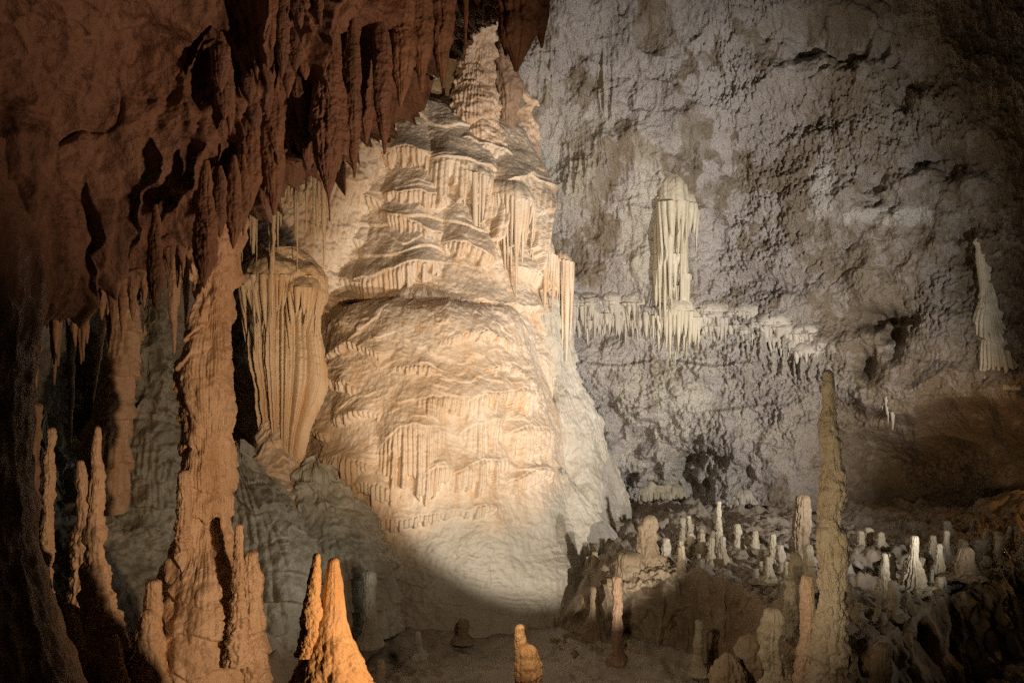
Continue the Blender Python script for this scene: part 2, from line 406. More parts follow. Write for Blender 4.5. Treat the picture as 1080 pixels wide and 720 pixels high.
def lobe(mb, px, py, Y, w, hcap, L, depth=.3, seed=0, sp=4.2, skew=0.0, long_at=None, bump=1.0, fill=1, rag=.6, conv=.06):
    """a swelling of flowstone with a scaly top whose rim breaks up into a fringe of thin stalactites"""
    S = Y/F; rx = w/2*S; hc = hcap*S; r_ = random.Random(seed)
    c = at(px, py, Y)
    nu = int(np.clip(w*2.6, 36, 420)); nv = int(np.clip(hcap*2.2+10, 22, 200))
    th = np.radians(np.linspace(-125, 125, nu))[None, :]; v = np.linspace(0, 1, nv)[:, None]
    a = v*1.15*math.pi/2                                    # past the equator: the rim tucks under
    edge = 1+.16*perlin(th*1.6, .3, .2, seed+2)+.06*perlin(th*5, .3, .2, seed+3)
    rad = np.sin(np.minimum(a, math.pi/2))**.85*edge - .10*np.clip(a-math.pi/2, 0, 9)
    x = c[0] + rx*rad*np.sin(th); y = c[1] - depth*rad*np.cos(th)
    z = c[2] - hc*(1-np.cos(np.minimum(a, math.pi/2))) - hc*.5*np.clip(a-math.pi/2, 0, 9) + 0*th + skew*(x-c[0])
    d = .05*bump*fbm(x*3.2, y*3.2, z*3.2, 3, seed+4) + .012*(.5-worley(x*9, y*9, z*9, seed+5))*bump + .006*fbm(x*12, y*12, z*12, 2, seed+9)
    d = d + .010*bump*(.5-worley(x*18, y*18, z*18, seed+6)) + .07*perlin(x*2.2, y*2.2, z*2.2, seed+7)
    P = np.stack([x, y, z], -1); n = normals(P, False)
    n *= np.sign(-n[..., 1].mean()) or 1
    mb.grid(P + n*(d*np.minimum(1, v*6))[..., None])
    if L <= 0: return
    arc = w*1.35; cnt = max(3, int(arc/sp)); tops = []; lens = []; rads = []
    for lay in range(1+fill):
        for i in range(cnt):
            t = math.radians(-95+190*(i+.5+r_.uniform(-.3, .3))/cnt); k = 1-.09*lay-r_.uniform(0, .04)
            e = 1+.16*float(perlin(t*1.6, .3, .2, seed+2))
            X = c[0]+rx*k*e*math.sin(t); Yy = c[1]-depth*k*e*math.cos(t)
            la = .5+1.1*float(perlin(t*2.2+seed, .4, .1, 9))+.7*float(perlin(t*7+seed, .8, .1, 9))
            if long_at is not None: la = la*.5+.9*math.exp(-((math.sin(t)-long_at)/.45)**2)
            Lk = L*S*max(.10, (1-rag)+rag*(la*.8+r_.uniform(-.35, .35)+(.5 if r_.random() < .12 else 0)))
            tops.append((X, Yy, c[2]-hc*.92+skew*(X-c[0]))); lens.append(Lk+hc*.15); rads.append(sp*S*r_.choice((.36, .48, .58, .7, .95)))
    cones(mb, tops, lens, rads, seed, cx=c[0], conv=conv)

# ------------------------------------------------------------------ the setting: walls
def cave_wall():
    plan = np.array([(-10.5, 6.5), (-7.5, 10.0), (-5.6, 12.8), (-4.4, 15.0), (-3.2, 17.4), (-1.4, 18.8), (1.2, 18.9), (4.0, 18.3), (6.4, 17.3), (8.6, 16.0), (11.0, 13.4), (13.0, 9.5)])
    t = np.arange(len(plan)); tt = np.linspace(0, len(plan)-1, 4000)
    X = smooth_rows(np.interp(tt, t, plan[:, 0]), 180); Yp = smooth_rows(np.interp(tt, t, plan[:, 1]), 180)
    ang = np.arctan2(X, Yp); dens = np.where((ang > math.atan2(-1.9, 10)) & (ang < math.atan2(5.6, 10)), 1.0, 0.45)
    s = np.concatenate([[0], np.cumsum(np.hypot(np.diff(X), np.diff(Yp)) * 0.5*(dens[1:]+dens[:-1]))])
    ss = np.linspace(0, s[-1], 1250)
    X = np.interp(ss, s, X); Yp = np.interp(ss, s, Yp)
    tx, ty = np.gradient(X), np.gradient(Yp); l = np.hypot(tx, ty); nx, ny = ty/l, -tx/l       # towards the cavity
    z = np.concatenate([np.linspace(-5.2, -4.0, 20)[:-1], np.linspace(-4.0, 6.6, 600), np.linspace(6.6, 11, 60)[1:]])
    XX = np.broadcast_to(X, (len(z), len(X))).copy(); YY = np.broadcast_to(Yp, XX.shape).copy(); ZZ = np.broadcast_to(z[:, None], XX.shape).copy()
    lean = 0.085*np.clip(ZZ-0.5, 0, None)**1.75
    lean = lean + 0.05*np.clip(ZZ-5.5, 0, None)**2.4
    PX = (XX/YY*F+540); PY = 360-ZZ/YY*F          # where each point of the sheet lies, used only to lay out the relief
    d = lean.copy()
    d += 0.50*fbm(XX*.33, YY*.33, ZZ*.36, 3, 3)
    d += 0.16*(ridged(XX*.8, YY*.8, ZZ*.9, 3, 9)-0.7)
    d += 0.10*fbm(XX*2.2, YY*2.2, ZZ*1.8, 4, 12)
    # hanging ledge across the middle of the wall
    zl = np.interp(XX, [0.6, 1.2, 2.6, 3.6, 4.4, 5.3, 5.8], [.9, .92, .74, .70, .42, .06, -.1]) + 0.16*perlin(XX*1.3, 0.4, 0.2, 77) + 0.07*perlin(XX*4.5, 0.4, 0.2, 78)
    m = sstep(0.5, 1.0, XX)*(1-sstep(5.0, 5.9, XX))
    below = zl-ZZ
    lipa = sstep(-.35, .25, perlin(XX*1.7, .3, .7, 79))*.8+.2
    d += m*lipa*0.26*sstep(0, 0.09, below)*np.exp(-np.clip(below, 0, 9)/0.5)
    strk = ridged(XX*7, 0.2, ZZ*0.9, 2, 21)-0.6
    band = m*sstep(0, .1, below)*(1-sstep(.45, .9, below+0.25*perlin(XX*2.2, 0.5, 0.1, 55)))
    d += band*0.11*strk
    # second, weaker ledges lower down
    for i, (zz0, a) in enumerate(((-0.35, .16), (-1.15, .14), (-1.75, .12))):
        b = zz0 + 0.28*perlin(XX*0.7, i*3.3, 0.1, 60+i) - ZZ
        mm = sstep(0.8, 1.6, XX)*(1-sstep(5.2, 6.4, XX))
        d += mm*a*sstep(0, .06, b)*np.exp(-np.clip(b, 0, 9)/.30)*sstep(-.25, .2, perlin(XX*1.1, i*5.1, .3, 66+i))
        d += mm*0.06*sstep(0, .06, b)*np.exp(-np.clip(b, 0, 9)/.3)*strk
    # hollow under the brow at the right, dark pockets
    zb = np.interp(XX, [4.6, 5.6, 6.2, 6.8, 7.3, 8.3], [-1.55, -.75, -1.05, -1.18, -.9, -.85]) + 0.10*perlin(XX*2.1, .2, .8, 91)
    mb_ = sstep(5.2, 6.6, XX)
    u = zb-ZZ
    d -= mb_*(1.9*sstep(-0.02, .35, u)*(0.35+0.65*sstep(.1, 1.3, u)))
    d += mb_*0.25*np.exp(-np.abs(u+.35)/.3)*(u < .1)
    for (px, py, w_, h_, a) in ((655, 445, 60, 26, .45), (700, 480, 42, 24, .4), (690, 520, 70, 30, .8), (760, 505, 50, 30, .5), (650, 420, 25, 12, .3),
                                (925, 336, 36, 12, .9), (940, 354, 12, 30, .8), (908, 390, 16, 26, .6), (925, 212, 22, 34, .5), (1018, 265, 16, 50, .4), (880, 60, 70, 22, .5), (1000, 175, 50, 16, .6), (850, 130, 40, 16, .35), (960, 100, 30, 30, .5), (800, 300, 40, 12, .3),
                                (605, 350, 50, 18, .25)):
        q = ((PX-px)/w_)**2+((PY-py)/h_)**2 + 0.8*fbm(XX*2.4, YY, ZZ*2.4, 3, 41)
        d -= a*np.exp(-np.clip(q, 0, None)*1.6)
    # rough popcorn skin
    right = sstep(730, 800, PX); low = sstep(330, 400, PY)*(1-right*0.5)
    rough = np.clip(0.25+0.75*np.maximum(right*0.85, low) + 0.5*perlin(XX*.8, YY*.8, ZZ*.8, 31), 0.12, 1.1)
    pop = worley(XX*11, YY*11, ZZ*7.5, 5); pop2 = worley(XX*22, YY*22, ZZ*15, 6)
    rough = np.clip(rough*(.35+1.3*sstep(-.35, .35, fbm(XX*.55, YY*.55, ZZ*.55, 3, 131))), .1, 1.3)
    d += .85*rough*(0.075*(0.55-pop)+0.085*(0.55-pop2)+0.06*fbm(XX*5, YY*5, ZZ*3.5, 3, 33)+.05*(ridged(XX*12, YY*12, ZZ*7, 2, 37)-.7))
    d += 0.022*fbm(XX*22, YY*22, ZZ*15, 2, 35)
    d += 0.05*(1-right)*sstep(60, 220, PY)*(ridged(XX*5, YY*2, ZZ*1.1, 2, 83)-.6)
    crk = np.abs(fbm(XX*.5, YY*.5, ZZ*.6, 4, 141, .6)); d -= .08*np.exp(-crk/.02)*sstep(-.1, .3, perlin(XX*.4, YY*.4, ZZ*.4, 143))
    bed = np.abs(perlin(XX*.35, .3, ZZ*1.6+.5*fbm(XX*.6, .2, ZZ*.5, 3, 147), 145)); d -= .10*np.exp(-bed/.03)*low
    for (px, py, w_, h_, a) in ((573, 92, 12, 34, .16), (600, 195, 16, 30, .14), (622, 195, 14, 34, .14), (645, 110, 9, 46, .2)):
        d += a*np.exp(-((PX-px)/w_)**2-((PY-py)/h_)**2)*(0.7+.6*strk)
    P = np.stack([XX+nx*d, YY+ny*d, ZZ], -1)
    # mineral stains: brown mud, pale drip calcite
    n = fbm(XX*.9, YY*.9, ZZ*.7, 5, 51, .62)
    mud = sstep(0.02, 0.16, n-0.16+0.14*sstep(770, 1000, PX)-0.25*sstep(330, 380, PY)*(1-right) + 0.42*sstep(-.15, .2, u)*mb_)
    n2 = fbm(XX*4.2, YY*4.2, ZZ*3.3, 4, 53, .65)
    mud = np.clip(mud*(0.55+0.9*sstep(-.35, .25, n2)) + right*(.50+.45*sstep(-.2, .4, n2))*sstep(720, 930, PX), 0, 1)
    pale = sstep(.1, .45, strk*.6)*band + 0.7*sstep(0.12, .35, fbm(XX*1.6, YY, ZZ*.5, 4, 57))*(1-right)*sstep(100, 200, PY)
    flake = np.exp(-(((PX-940)/60)**2+((PY-228)/10)**2)) + np.exp(-(((PX-868)/14)**2+((PY-200)/30)**2))
    for (px, py, w_, h_) in ((573, 92, 12, 34), (600, 195, 16, 30), (622, 195, 14, 34), (641, 110, 8, 50), (690, 420, 24, 22), (735, 430, 40, 24), (760, 350, 60, 14), (680, 250, 10, 50)):
        q = ((PX-px-6*perlin(ZZ*2, .2, .3, 5))/w_)**2+((PY-py)/h_)**2
        pale = pale + 1.0*np.exp(-q)*sstep(-.35, .15, n2+.5*(strk-.1))
    pale = pale + .8*low*sstep(600, 640, PX)*(1-sstep(840, 940, PX))*sstep(.02, .3, n2+.35*fbm(XX*1.1, YY, ZZ*1.6, 3, 161))
    pale = np.clip(pale + .7*sstep(.3, .8, flake+.6*n2), 0, 1)
    mud = mud*(1-sstep(.3, .6, flake+.25*n2))
    keep = (np.abs(P[..., 0]) < P[..., 1]*.7)
    global WALLQ
    WALLQ = np.stack([P[..., 0][keep]/P[..., 1][keep]*F+540, 360-P[..., 2][keep]/P[..., 1][keep]*F, P[..., 1][keep]], -1)
    o = MB().grid(P, mud=mud, pale=pale).build("cave_wall", M_WALL)
    tag(o, "rough grey and brown cave wall behind the pale flowstone dome", None, None, "structure")
cave_wall()
def wall_Y(px, py, r=14):
    m = (np.abs(WALLQ[:, 0]-px) < r) & (np.abs(WALLQ[:, 1]-py) < r)
    return float(np.median(WALLQ[m, 2]))

# ------------------------------------------------------------------ the setting: floor and terrace
def floor_z(x, y):
    z = -3.95 + 0.035*np.clip(y-11, 0, None)
    left = np.clip(-1.75-0.10*(y-9)-x, 0, None)
    z = z + 1.55*(1-np.exp(-left/1.1))*sstep(6.0, 9.0, y)*(0.7+0.5*sstep(9.5, 12.5, y))
    z = z + 1.45*(1-np.exp(-np.clip(-1.0-x, 0, None)/0.7))*(1-sstep(6.5, 8.6, y))
    z = z + 1.1*np.exp(-(((x+3.7)/.9)**2+((y-12.4)/1.4)**2)) + 1.0*np.exp(-(((x+5.0)/1.2)**2+((y-11.6)/1.3)**2))
    return z

def cave_floor():
    a = np.linspace(-0.75, 0.75, 620)[None, :]; y = (np.linspace(0, 1, 430)**1.15*16.3+2.2)[:, None]
    x = a*y; y = np.broadcast_to(y, x.shape)
    z = floor_z(x, y)
    side = sstep(-1.2, -2.2, x+.1*(y-10))
    z = z + 0.16*fbm(x*.9, y*.9, .3, 4, 7) + 0.05*fbm(x*4, y*4, .1, 4, 8) + side*0.22*(ridged(x*1.1, y*.9, z*.8, 3, 15)-.7) + side*0.10*(0.5-worley(x*4, y*4, z*4, 16))
    z = z + 0.025*np.sin((z+0.4*fbm(x*.7, y*.7, .5, 3, 18))*60)*(1-side)*0.6
    o = MB().grid(np.stack([x, y, z], -1)).build("cave_floor", M_FLOOR)
    tag(o, "dim grey brown cave floor around the formations", None, None, "structure")
cave_floor()

LIP = np.array([(480, 14.3), (540, 14.1), (590, 13.8), (630, 13.3), (680, 13.0), (740, 12.8), (790, 12.1), (840, 11.2), (890, 10.3), (930, 10.2), (975, 11.2), (1030, 12.5), (1090, 13.4), (1200, 14.2), (1400, 15)])
TOP = -3.03
def terrace():
    px = np.linspace(490, 1400, 860)[None, :]
    yl = smooth_rows(np.interp(px[0], LIP[:, 0], LIP[:, 1]), 24)[None, :]
    yl = yl + 0.25*perlin(px/60, .2, .3, 5) + 0.10*perlin(px/22, .2, .3, 6)
    s = np.concatenate([np.linspace(0, 1, 170), np.linspace(1, 2, 230)[1:]])[:, None]
    face = np.clip(s, 0, 1); topq = np.clip(s-1, 0, 1)
    rise = np.interp(px, [490, 540, 640, 820, 900, 960, 1400], [.5, .6, 1.0, 1.25, 1.9, 1.9, 1.6])
    slope = np.interp(px, [490, 585, 640, 760, 860, 920, 1000, 1400], [1.3, .9, .35, .6, 1.3, .9, 1.6, 1.6])
    y = yl - slope*(1-face)**1.0*(1.0) + topq**1.25*(19.0-yl)
    z = TOP - rise*(1-face**0.8) + 0*px
    x = (px-540)/F*yl*(1+0*s) + (y-yl)*(px-540)/F
    z = z + 0.10*topq*np.sin(topq*3) + topq*(-0.05)
    z = z - 0.95*sstep(652, 560, px)
    nface = (1-sstep(.9, 1.05, s))
    off = 0.28*fbm(x*1.1, y*1.1, z*1.3, 4, 22) + 0.18*(ridged(x*1.8, y*1.2, z*.8, 3, 23)-.6) + 0.10*(.5-worley(x*5, y*5, z*4, 24)) + .04*fbm(x*9, y*9, z*9, 3, 28)
    y = y - off*nface
    lump = 0.10*fbm(x*1.6, y*1.0, .2, 4, 25) + 0.16*np.clip(ridged(x*.9, y*.7, .4, 3, 26)-.9, 0, 1) + 0.17*(.45-worley(x*4.5, y*3.5, .3, 27))*sstep(-.35, .2, perlin(x*.9, y*.7, .5, 29)) + .08*(.45-worley(x*9, y*7, .3, 35))
    lump = lump + .03*fbm(x*9, y*7, .2, 3, 30)
    z = z + lump*(1-nface) + .06*off*nface
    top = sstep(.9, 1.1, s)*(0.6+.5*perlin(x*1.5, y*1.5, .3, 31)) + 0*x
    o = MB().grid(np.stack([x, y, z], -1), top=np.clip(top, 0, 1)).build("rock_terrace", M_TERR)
    tag(o, "dark brown rock terrace with a steep front carrying small stalagmites", None, None, "structure")
terrace()

P, s = revolve([(538, 1030, 1190), (545, 1000, 1230), (556, 950, 1270), (568, 915, 1290), (588, 880, 1300), (610, 860, 1320)], 16.4, ry=.42, mode='flow', amp=.5, seed=44, cap=('flat', 'open'), nu=900, nv=220, sp=.16, fr=3, tier=.9, rib=0, lump=.07)
tag(MB().grid(P, closed=True).build("rock_bank", M_TERR, None, at(1080, 610, 15.6), flip=(s < 0)), "layered brown rock bank behind the terrace at the right edge", None, None, "structure")

# ------------------------------------------------------------------ the setting: low roof at the upper left
RIM = np.array([(-260, 350, 4.6), (-120, 345, 5.0), (0, 335, 5.4), (100, 312, 5.9), (180, 266, 6.2), (250, 218, 6.4), (310, 178, 6.5), (350, 158, 6.6), (395, 106, 6.8),
                (432, 56, 7.3), (480, 10, 7.6), (545, -25, 7.8), (600, -60, 8.0), (680, -160, 8.2)], float)
def low_roof():
    t = np.linspace(0, len(RIM)-1, 860); i = np.arange(len(RIM))
    px, py, yr = (smooth_rows(np.interp(t, i, RIM[:, k]), 20) for k in range(3))
    x0 = (px-540)/F*yr; z0 = (360-py)/F*yr
    v = np.concatenate([np.linspace(-1, 0, 90)[:-1], np.linspace(0, 1, 420)])[:, None]
    up = np.clip(v, 0, 1); back = np.clip(-v, 0, 1)
    ztop = 3.6
    z = z0 + (ztop-z0)*up**1.1 + back*1.6*(1-0.5*back) + 0*up
    rise = z-z0
    y = yr - 0.55*np.clip(rise, 0, None)*(up > 0) + back*2.6
    x = x0 + 0*v - 0.0*up
    # a fold runs along the left: the upper bulge stands forward of the hollow under it
    fold = sstep(330, 180, px)*sstep(.35, .62, up+0.05*perlin(x*1.4, 0.1, 0.3, 14))
    y = y - 0.42*fold + 0.28*sstep(330, 180, px)*np.exp(-((up-.40)/.10)**2)
    P = np.stack([x, y, z], -1); n = normals(P, False)
    if (n[..., 1].mean()) > 0: n = -n
    right = sstep(230, 300, px)*np.ones_like(z); rim = np.exp(-np.clip(rise, 0, 9)/0.55)
    d = 0.22*fbm(x*1.0, y*1.0, z*1.0, 4, 3) + 0.09*(ridged(x*1.5, y*1.5, z*1.2, 3, 4)-.7)
    rib = ridged(x*3.1, y*1.1, z*0.75, 3, 6)-.7
    d += (0.24*right+0.10*rim)*rib + 0.05*np.maximum(right, rim)*(.5-worley(x*6, y*6, z*2.2, 8))*2
    d += 0.030*fbm(x*6, y*6, z*4.5, 5, 10, .6) + .035*(ridged(x*4.5, y*4.5, z*3, 3, 19)-.7)*(.4+.6*right) + .02*(.5-worley(x*13, y*13, z*9, 20))
    cr = np.abs(perlin(x*1.3, y*1.3, z*1.1, 17)+.4*perlin(x*4, y*4, z*3, 18)); d -= 0.05*np.exp(-cr/0.03)*(1-right*.5)
    P = P + n*d[..., None]
    o = MB().grid(P).build("cave_roof", M_RED)
    tag(o, "low red brown cave roof hanging over the upper left", None, None, "structure")
low_roof()

# dark pillar of rock at the far left edge and the mound under it
spel("rock_pillar", "dark brown rock pillar running up the left edge of the view", "rock pillar",
     [(150, -150, 10), (300, -150, 22), (420, -150, 24), (520, -150, 26), (580, -160, 34), (640, -175, 52), (720, -190, 74), (800, -200, 90)], 5.2, M_RED,
     seed=3, cap=('open', 'open'), knob=.5, amp=.5, nu=420)

# ------------------------------------------------------------------ the flowstone dome
dome = empty("flowstone_dome", (-1.2, 16.2, -4.2), "big cream flowstone dome ribbed with drip curtains in the middle of the cave", "flowstone")
def dmask(x, y, z):
    return 0.9+0.1*sstep(-2.6, -2.0, z+0.25*perlin(x*1.3, y*1.3, 0.2, 4))
def dribs(x, y, z):
    q = ((x+0.75)/1.25)**2+((z+1.75)/.75)**2
    return np.clip(1.25*np.exp(-q**2)+0.45*sstep(-.1, .35, fbm(x*1.1, y*.3, z*.8, 3, 66)), 0, 1.3)
_dl = lips_relief([([(419, 386), (440, 383), (464, 391)], .10, 24, 12), ([(436, 424), (480, 416), (523, 415), (574, 420)], .13, 26, 34), ([(404, 462), (429, 447), (470, 446)], .16, 26, 74), ([(486, 455), (505, 446), (528, 440)], .14, 20, 44),
                   ([(526, 460), (556, 452), (586, 458)], .14, 20, 48), ([(444, 498), (462, 488), (480, 492)], .15, 14, 36), ([(474, 494), (505, 484), (538, 486)], .15, 16, 42), ([(343, 490), (372, 480), (404, 485)], .15, 22, 34),
                   ([(368, 514), (398, 502), (428, 507)], .15, 16, 26), ([(376, 545), (420, 536), (470, 533), (528, 527)], .09, 12, 14), ([(352, 442), (378, 432), (404, 436)], .14, 22, 14), ([(306, 418), (345, 404), (386, 408)], .14, 22, 12),
                   ([(530, 508), (556, 500), (582, 510)], .12, 14, 20), ([(330, 380), (370, 366), (410, 372)], .12, 22, 10), ([(460, 362), (505, 354), (548, 366)], .10, 20, 10), ([(318, 460), (340, 452), (360, 458)], .14, 20, 14),
                   ([(500, 392), (530, 384), (562, 394)], .10, 18, 14), ([(312, 510), (336, 500), (362, 508)], .13, 18, 18)], 14.2, .060, 205)
def dome_relief(u, x, z):
    q2 = z/.17 + 1.2*perlin(u*1.6, z*1.5, .3, 217) + .6*perlin(u*4.3, z*2, .7, 218); f2 = q2-np.floor(q2)
    a2 = sstep(.0, .4, perlin(u*2.6, np.floor(q2)*3.7, .2, 219))
    sc = np.where(f2 < .12, f2/.12, 1-f2)*a2
    ap_ = sstep(-2.1, -2.7, z)
    q3 = z/.11 + 1.6*perlin(u*1.1, z*1.2, .3, 227) + .8*perlin(u*4, z*3, .7, 228); f3 = q3-np.floor(q3)
    rim_ = np.where(f3 < .2, f3/.2, 1-f3)*sstep(-.15, .4, perlin(u*2.2, z*1.8, .6, 229))
    return _dl(u, x, z) + .030*sc*(1-ap_) + ap_*(.026*rim_ + .05*fbm(x*2.4, .2, z*3.0, 4, 230) + .016*(.5-worley(x*13, .3, z*15, 231)))
P, s = revolve([(320, 380, 520), (323, 356, 536), (329, 343, 547), (342, 333, 556), (370, 323, 565), (405, 312, 575), (440, 303, 584), (475, 294, 593), (540, 298, 618), (600, 320, 655), (650, 330, 690)],
               16.2, ry=1.15, mode='flow', seed=12, cap=('flat', 'open'), amp=.7, sp=.30, fr=13, tier=.45, rib=1, mask=dmask, ribz=lambda x, y, z: .15*dribs(x, y, z), relief=dome_relief, nu=1000, nv=560, sm=10)
ap = sstep(-2.15, -2.75, P[..., 2]+.35*fbm(P[..., 0]*1.2, .3, P[..., 2]*.8, 3, 5)-.25*np.clip(P[..., 0]+.4, 0, 2))
stn = sstep(-.1, .5, fbm(P[..., 0]*.9, .3, P[..., 2]*.7, 4, 15)+.5*sstep(-.8, -2.2, P[..., 0]))*(1-ap)
MB().grid(P, closed=True, apron=ap, stain=stn).build("dome_body", M_DOME, dome, flip=(s < 0))
P, s = revolve([(268, 545, 576), (300, 540, 588), (350, 538, 598), (400, 540, 612), (450, 540, 630), (500, 535, 648), (550, 520, 664), (590, 505, 674), (650, 490, 690)],
               17.05, ry=1.25, mode='flow', seed=31, cap=('round', 'open'), sp=.4, fr=8, tier=.4, rib=.5, nu=620, nv=420, lump=.02)
MB().grid(P, closed=True).build("dome_skirt", M_WHITE, dome, flip=(s < 0))
P, s = revolve([(505, 585, 598), (530, 572, 622), (560, 560, 648), (600, 548, 664), (650, 540, 676)], 15.2, ry=.6, mode='flow', seed=35, cap=('round', 'open'), sp=.4, fr=8, tier=.3, rib=.7, nu=320)
MB().grid(P, closed=True).build("dome_foot", M_WHITE, dome, flip=(s < 0))

# ------------------------------------------------------------------ flowstone cascade above the dome
casc = empty("flowstone_cascade", (-1.3, 17.6, 0.5), "stepped cream and grey flowstone cascade above the round dome", "flowstone")
casc_relief = lips_relief([([(398, 178), (434, 172), (460, 178)], .30, 34, 24), ([(450, 180), (482, 178), (518, 184)], .42, 44, 62), ([(508, 204), (538, 192), (574, 204)], .55, 40, 92), ([(404, 214), (440, 212), (474, 219)], .26, 26, 14),
                   ([(404, 234), (436, 240), (468, 254)], .30, 22, 18), ([(380, 304), (420, 290), (466, 282)], .46, 46, 36), ([(340, 288), (372, 294), (412, 311)], .40, 32, 14), ([(330, 314), (370, 315), (415, 322)], .40, 16, 8),
                   ([(352, 208), (384, 212), (418, 224)], .28, 30, 14), ([(340, 250), (370, 252), (404, 264)], .32, 30, 16), ([(456, 322), (510, 318), (574, 332)], .30, 34, 10), ([(470, 150), (512, 158), (552, 176)], .26, 26, 10),
                   ([(468, 262), (490, 268), (518, 280)], .30, 40, 16), ([(370, 150), (396, 146), (424, 154)], .26, 26, 10), ([(530, 285), (556, 290), (586, 306)], .25, 30, 12)], 16.0, .066, 305)
P, s = revolve([(100, 408, 450), (107, 390, 486), (122, 370, 522), (148, 354, 540), (180, 340, 552), (220, 328, 563), (260, 322, 576), (300, 320, 588), (360, 320, 598), (420, 320, 598)], 17.5, ry=.95, mode='flow', seed=52,
               cap=('round', 'open'), amp=.8, sp=.75, fr=11, tier=.25, rib=.25, relief=casc_relief, nu=1150, nv=560, sm=8)
mb = MB().grid(P, closed=True)
flipc = s < 0
for i, (rows, Yk, ry_) in enumerate((
    ([(128, 384, 416), (150, 366, 432), (190, 352, 446), (240, 346, 450), (300, 340, 455)], 16.75, .8),
    ([(168, 352, 380), (186, 340, 396), (215, 334, 402), (250, 332, 405)], 16.5, .8))):
    Q, s2 = revolve(rows, Yk, ry=ry_, mode='flow', seed=150+i*7, cap=('round', 'open'), sp=.42, fr=12, tier=.7, rib=1.1, sm=10)
    mb.grid(Q if (s2 < 0) == flipc else Q[:, ::-1], closed=True)
mb.build("cascade_body", M_CREAM, casc, flip=flipc)
P, s = revolve([(-60, 405, 610), (10, 412, 592), (60, 420, 572), (100, 425, 560), (150, 400, 565), (210, 380, 570)], 18.3, ry=.55, mode='flow', seed=59, cap=('open', 'open'), sp=.5, fr=9, tier=.9, rib=1.0, nu=760, nv=300, lump=.03)
MB().grid(P, closed=True).build("upper_backing", M_BUFF, casc, flip=(s < 0))
def casc_front(px, py):
    hw = np.interp(py, [100, 125, 150, 180, 220, 260, 330], [16, 70, 92, 110, 124, 132, 138]); c = np.interp(py, [100, 125, 180, 260, 330], [428, 442, 450, 454, 458])
    q = np.clip((px-c)/hw, -.96, .96); R = hw/F*17.5
    return 17.5 - .95*R*math.sqrt(1-q*q)
mb = MB()
for (px, py, w_, hc, L_, dp, off, la, sk) in ((540, 190, 52, 22, 88, .4, -.20, .0, -.25), (593, 262, 22, 14, 80, .30, -.15, .2, -.3), (572, 246, 30, 20, 66, .40, -.05, None, -.4), (500, 168, 36, 18, 62, .3, -.1, .2, -.25)):
    lobe(mb, px, py, casc_front(px, py+hc)+off, w_, hc, L_, depth=dp, seed=int(px*5+py), sp=4.0, long_at=la, rag=.9, skew=sk, bump=.4, conv=.15)
mb.build("drip_curtain", M_CREAM, casc)

# ------------------------------------------------------------------ flowstone on the left of the cascade
wing = empty("flowstone_wing", at(300, 330, 16.2), "cream flowstone wall with hanging ribs left of the cascade behind the pale drapery", "flowstone")
P, s = revolve([(140, 300, 420), (165, 275, 412), (210, 255, 400), (260, 246, 384), (310, 246, 372), (360, 246, 362), (420, 240, 356), (480, 240, 352)], 15.9, ry=.8, mode='flow', seed=71, cap=('round', 'open'), sp=.36, fr=11, tier=1.2, rib=.9, nu=900, nv=400, lump=.035)
MB().grid(P, closed=True).build("wing_body", M_CREAM, wing, flip=(s < 0))

drap = empty("drapery", at(298, 450, 12.6), "cream drapery of fused stalactites narrowing to a point left of the dome", "dripstone")
def drap_relief(u, x, z):
    ph = u/.095 + 1.1*perlin(u*1.6, z*.35, .3, 301)
    ph2 = u/.26 + .8*perlin(u*.9, z*.3, .9, 302)
    return (.045*np.abs(np.sin(math.pi*ph)) + .10*np.abs(np.sin(math.pi*ph2)))*sstep(1.0, .6, z) - .06
P, s = revolve([(262, 268, 318), (270, 258, 328), (282, 250, 338), (294, 250, 339), (306, 256, 334), (335, 257, 331), (370, 263, 328), (400, 269, 323), (425, 275, 317), (446, 281, 311), (470, 285, 307), (505, 284, 308)], 12.6, ry=.5, mode='flow', seed=77,
               cap=('open', 'round'), sp=.9, fr=15, tier=.15, rib=.6, nu=760, nv=420, sm=5, relief=drap_relief)
MB().grid(P, closed=True).build("drapery_body", M_CREAM, drap, flip=(s < 0))
mb = MB()
for (px, py, w_, L_, dp, hc) in ((297, 268, 86, 60, .55, 18), (274, 284, 40, 60, .5, 12), (322, 286, 36, 56, .5, 12)):
    lobe(mb, px, py, 12.6, w_, hc+8, L_, depth=dp*.85, seed=int(px+py), sp=4.2, rag=.9, conv=.3)
mb.build("drip_curtain", M_CREAM, drap)
P, s = revolve([(438, 286, 294), (448, 276, 302), (462, 268, 306), (480, 264, 308), (510, 262, 312), (560, 258, 318)], 12.5, ry=.9, mode='flow', seed=79, sp=.3, fr=14, tier=.9, rib=1.2, nu=240)
o = MB().grid(P, closed=True).build("stalagmite", M_CREAM, None, at(288, 560, 12.5), flip=(s < 0))
tag(o, "squat ribbed cream stalagmite directly under the point of the drapery", "stalagmite")

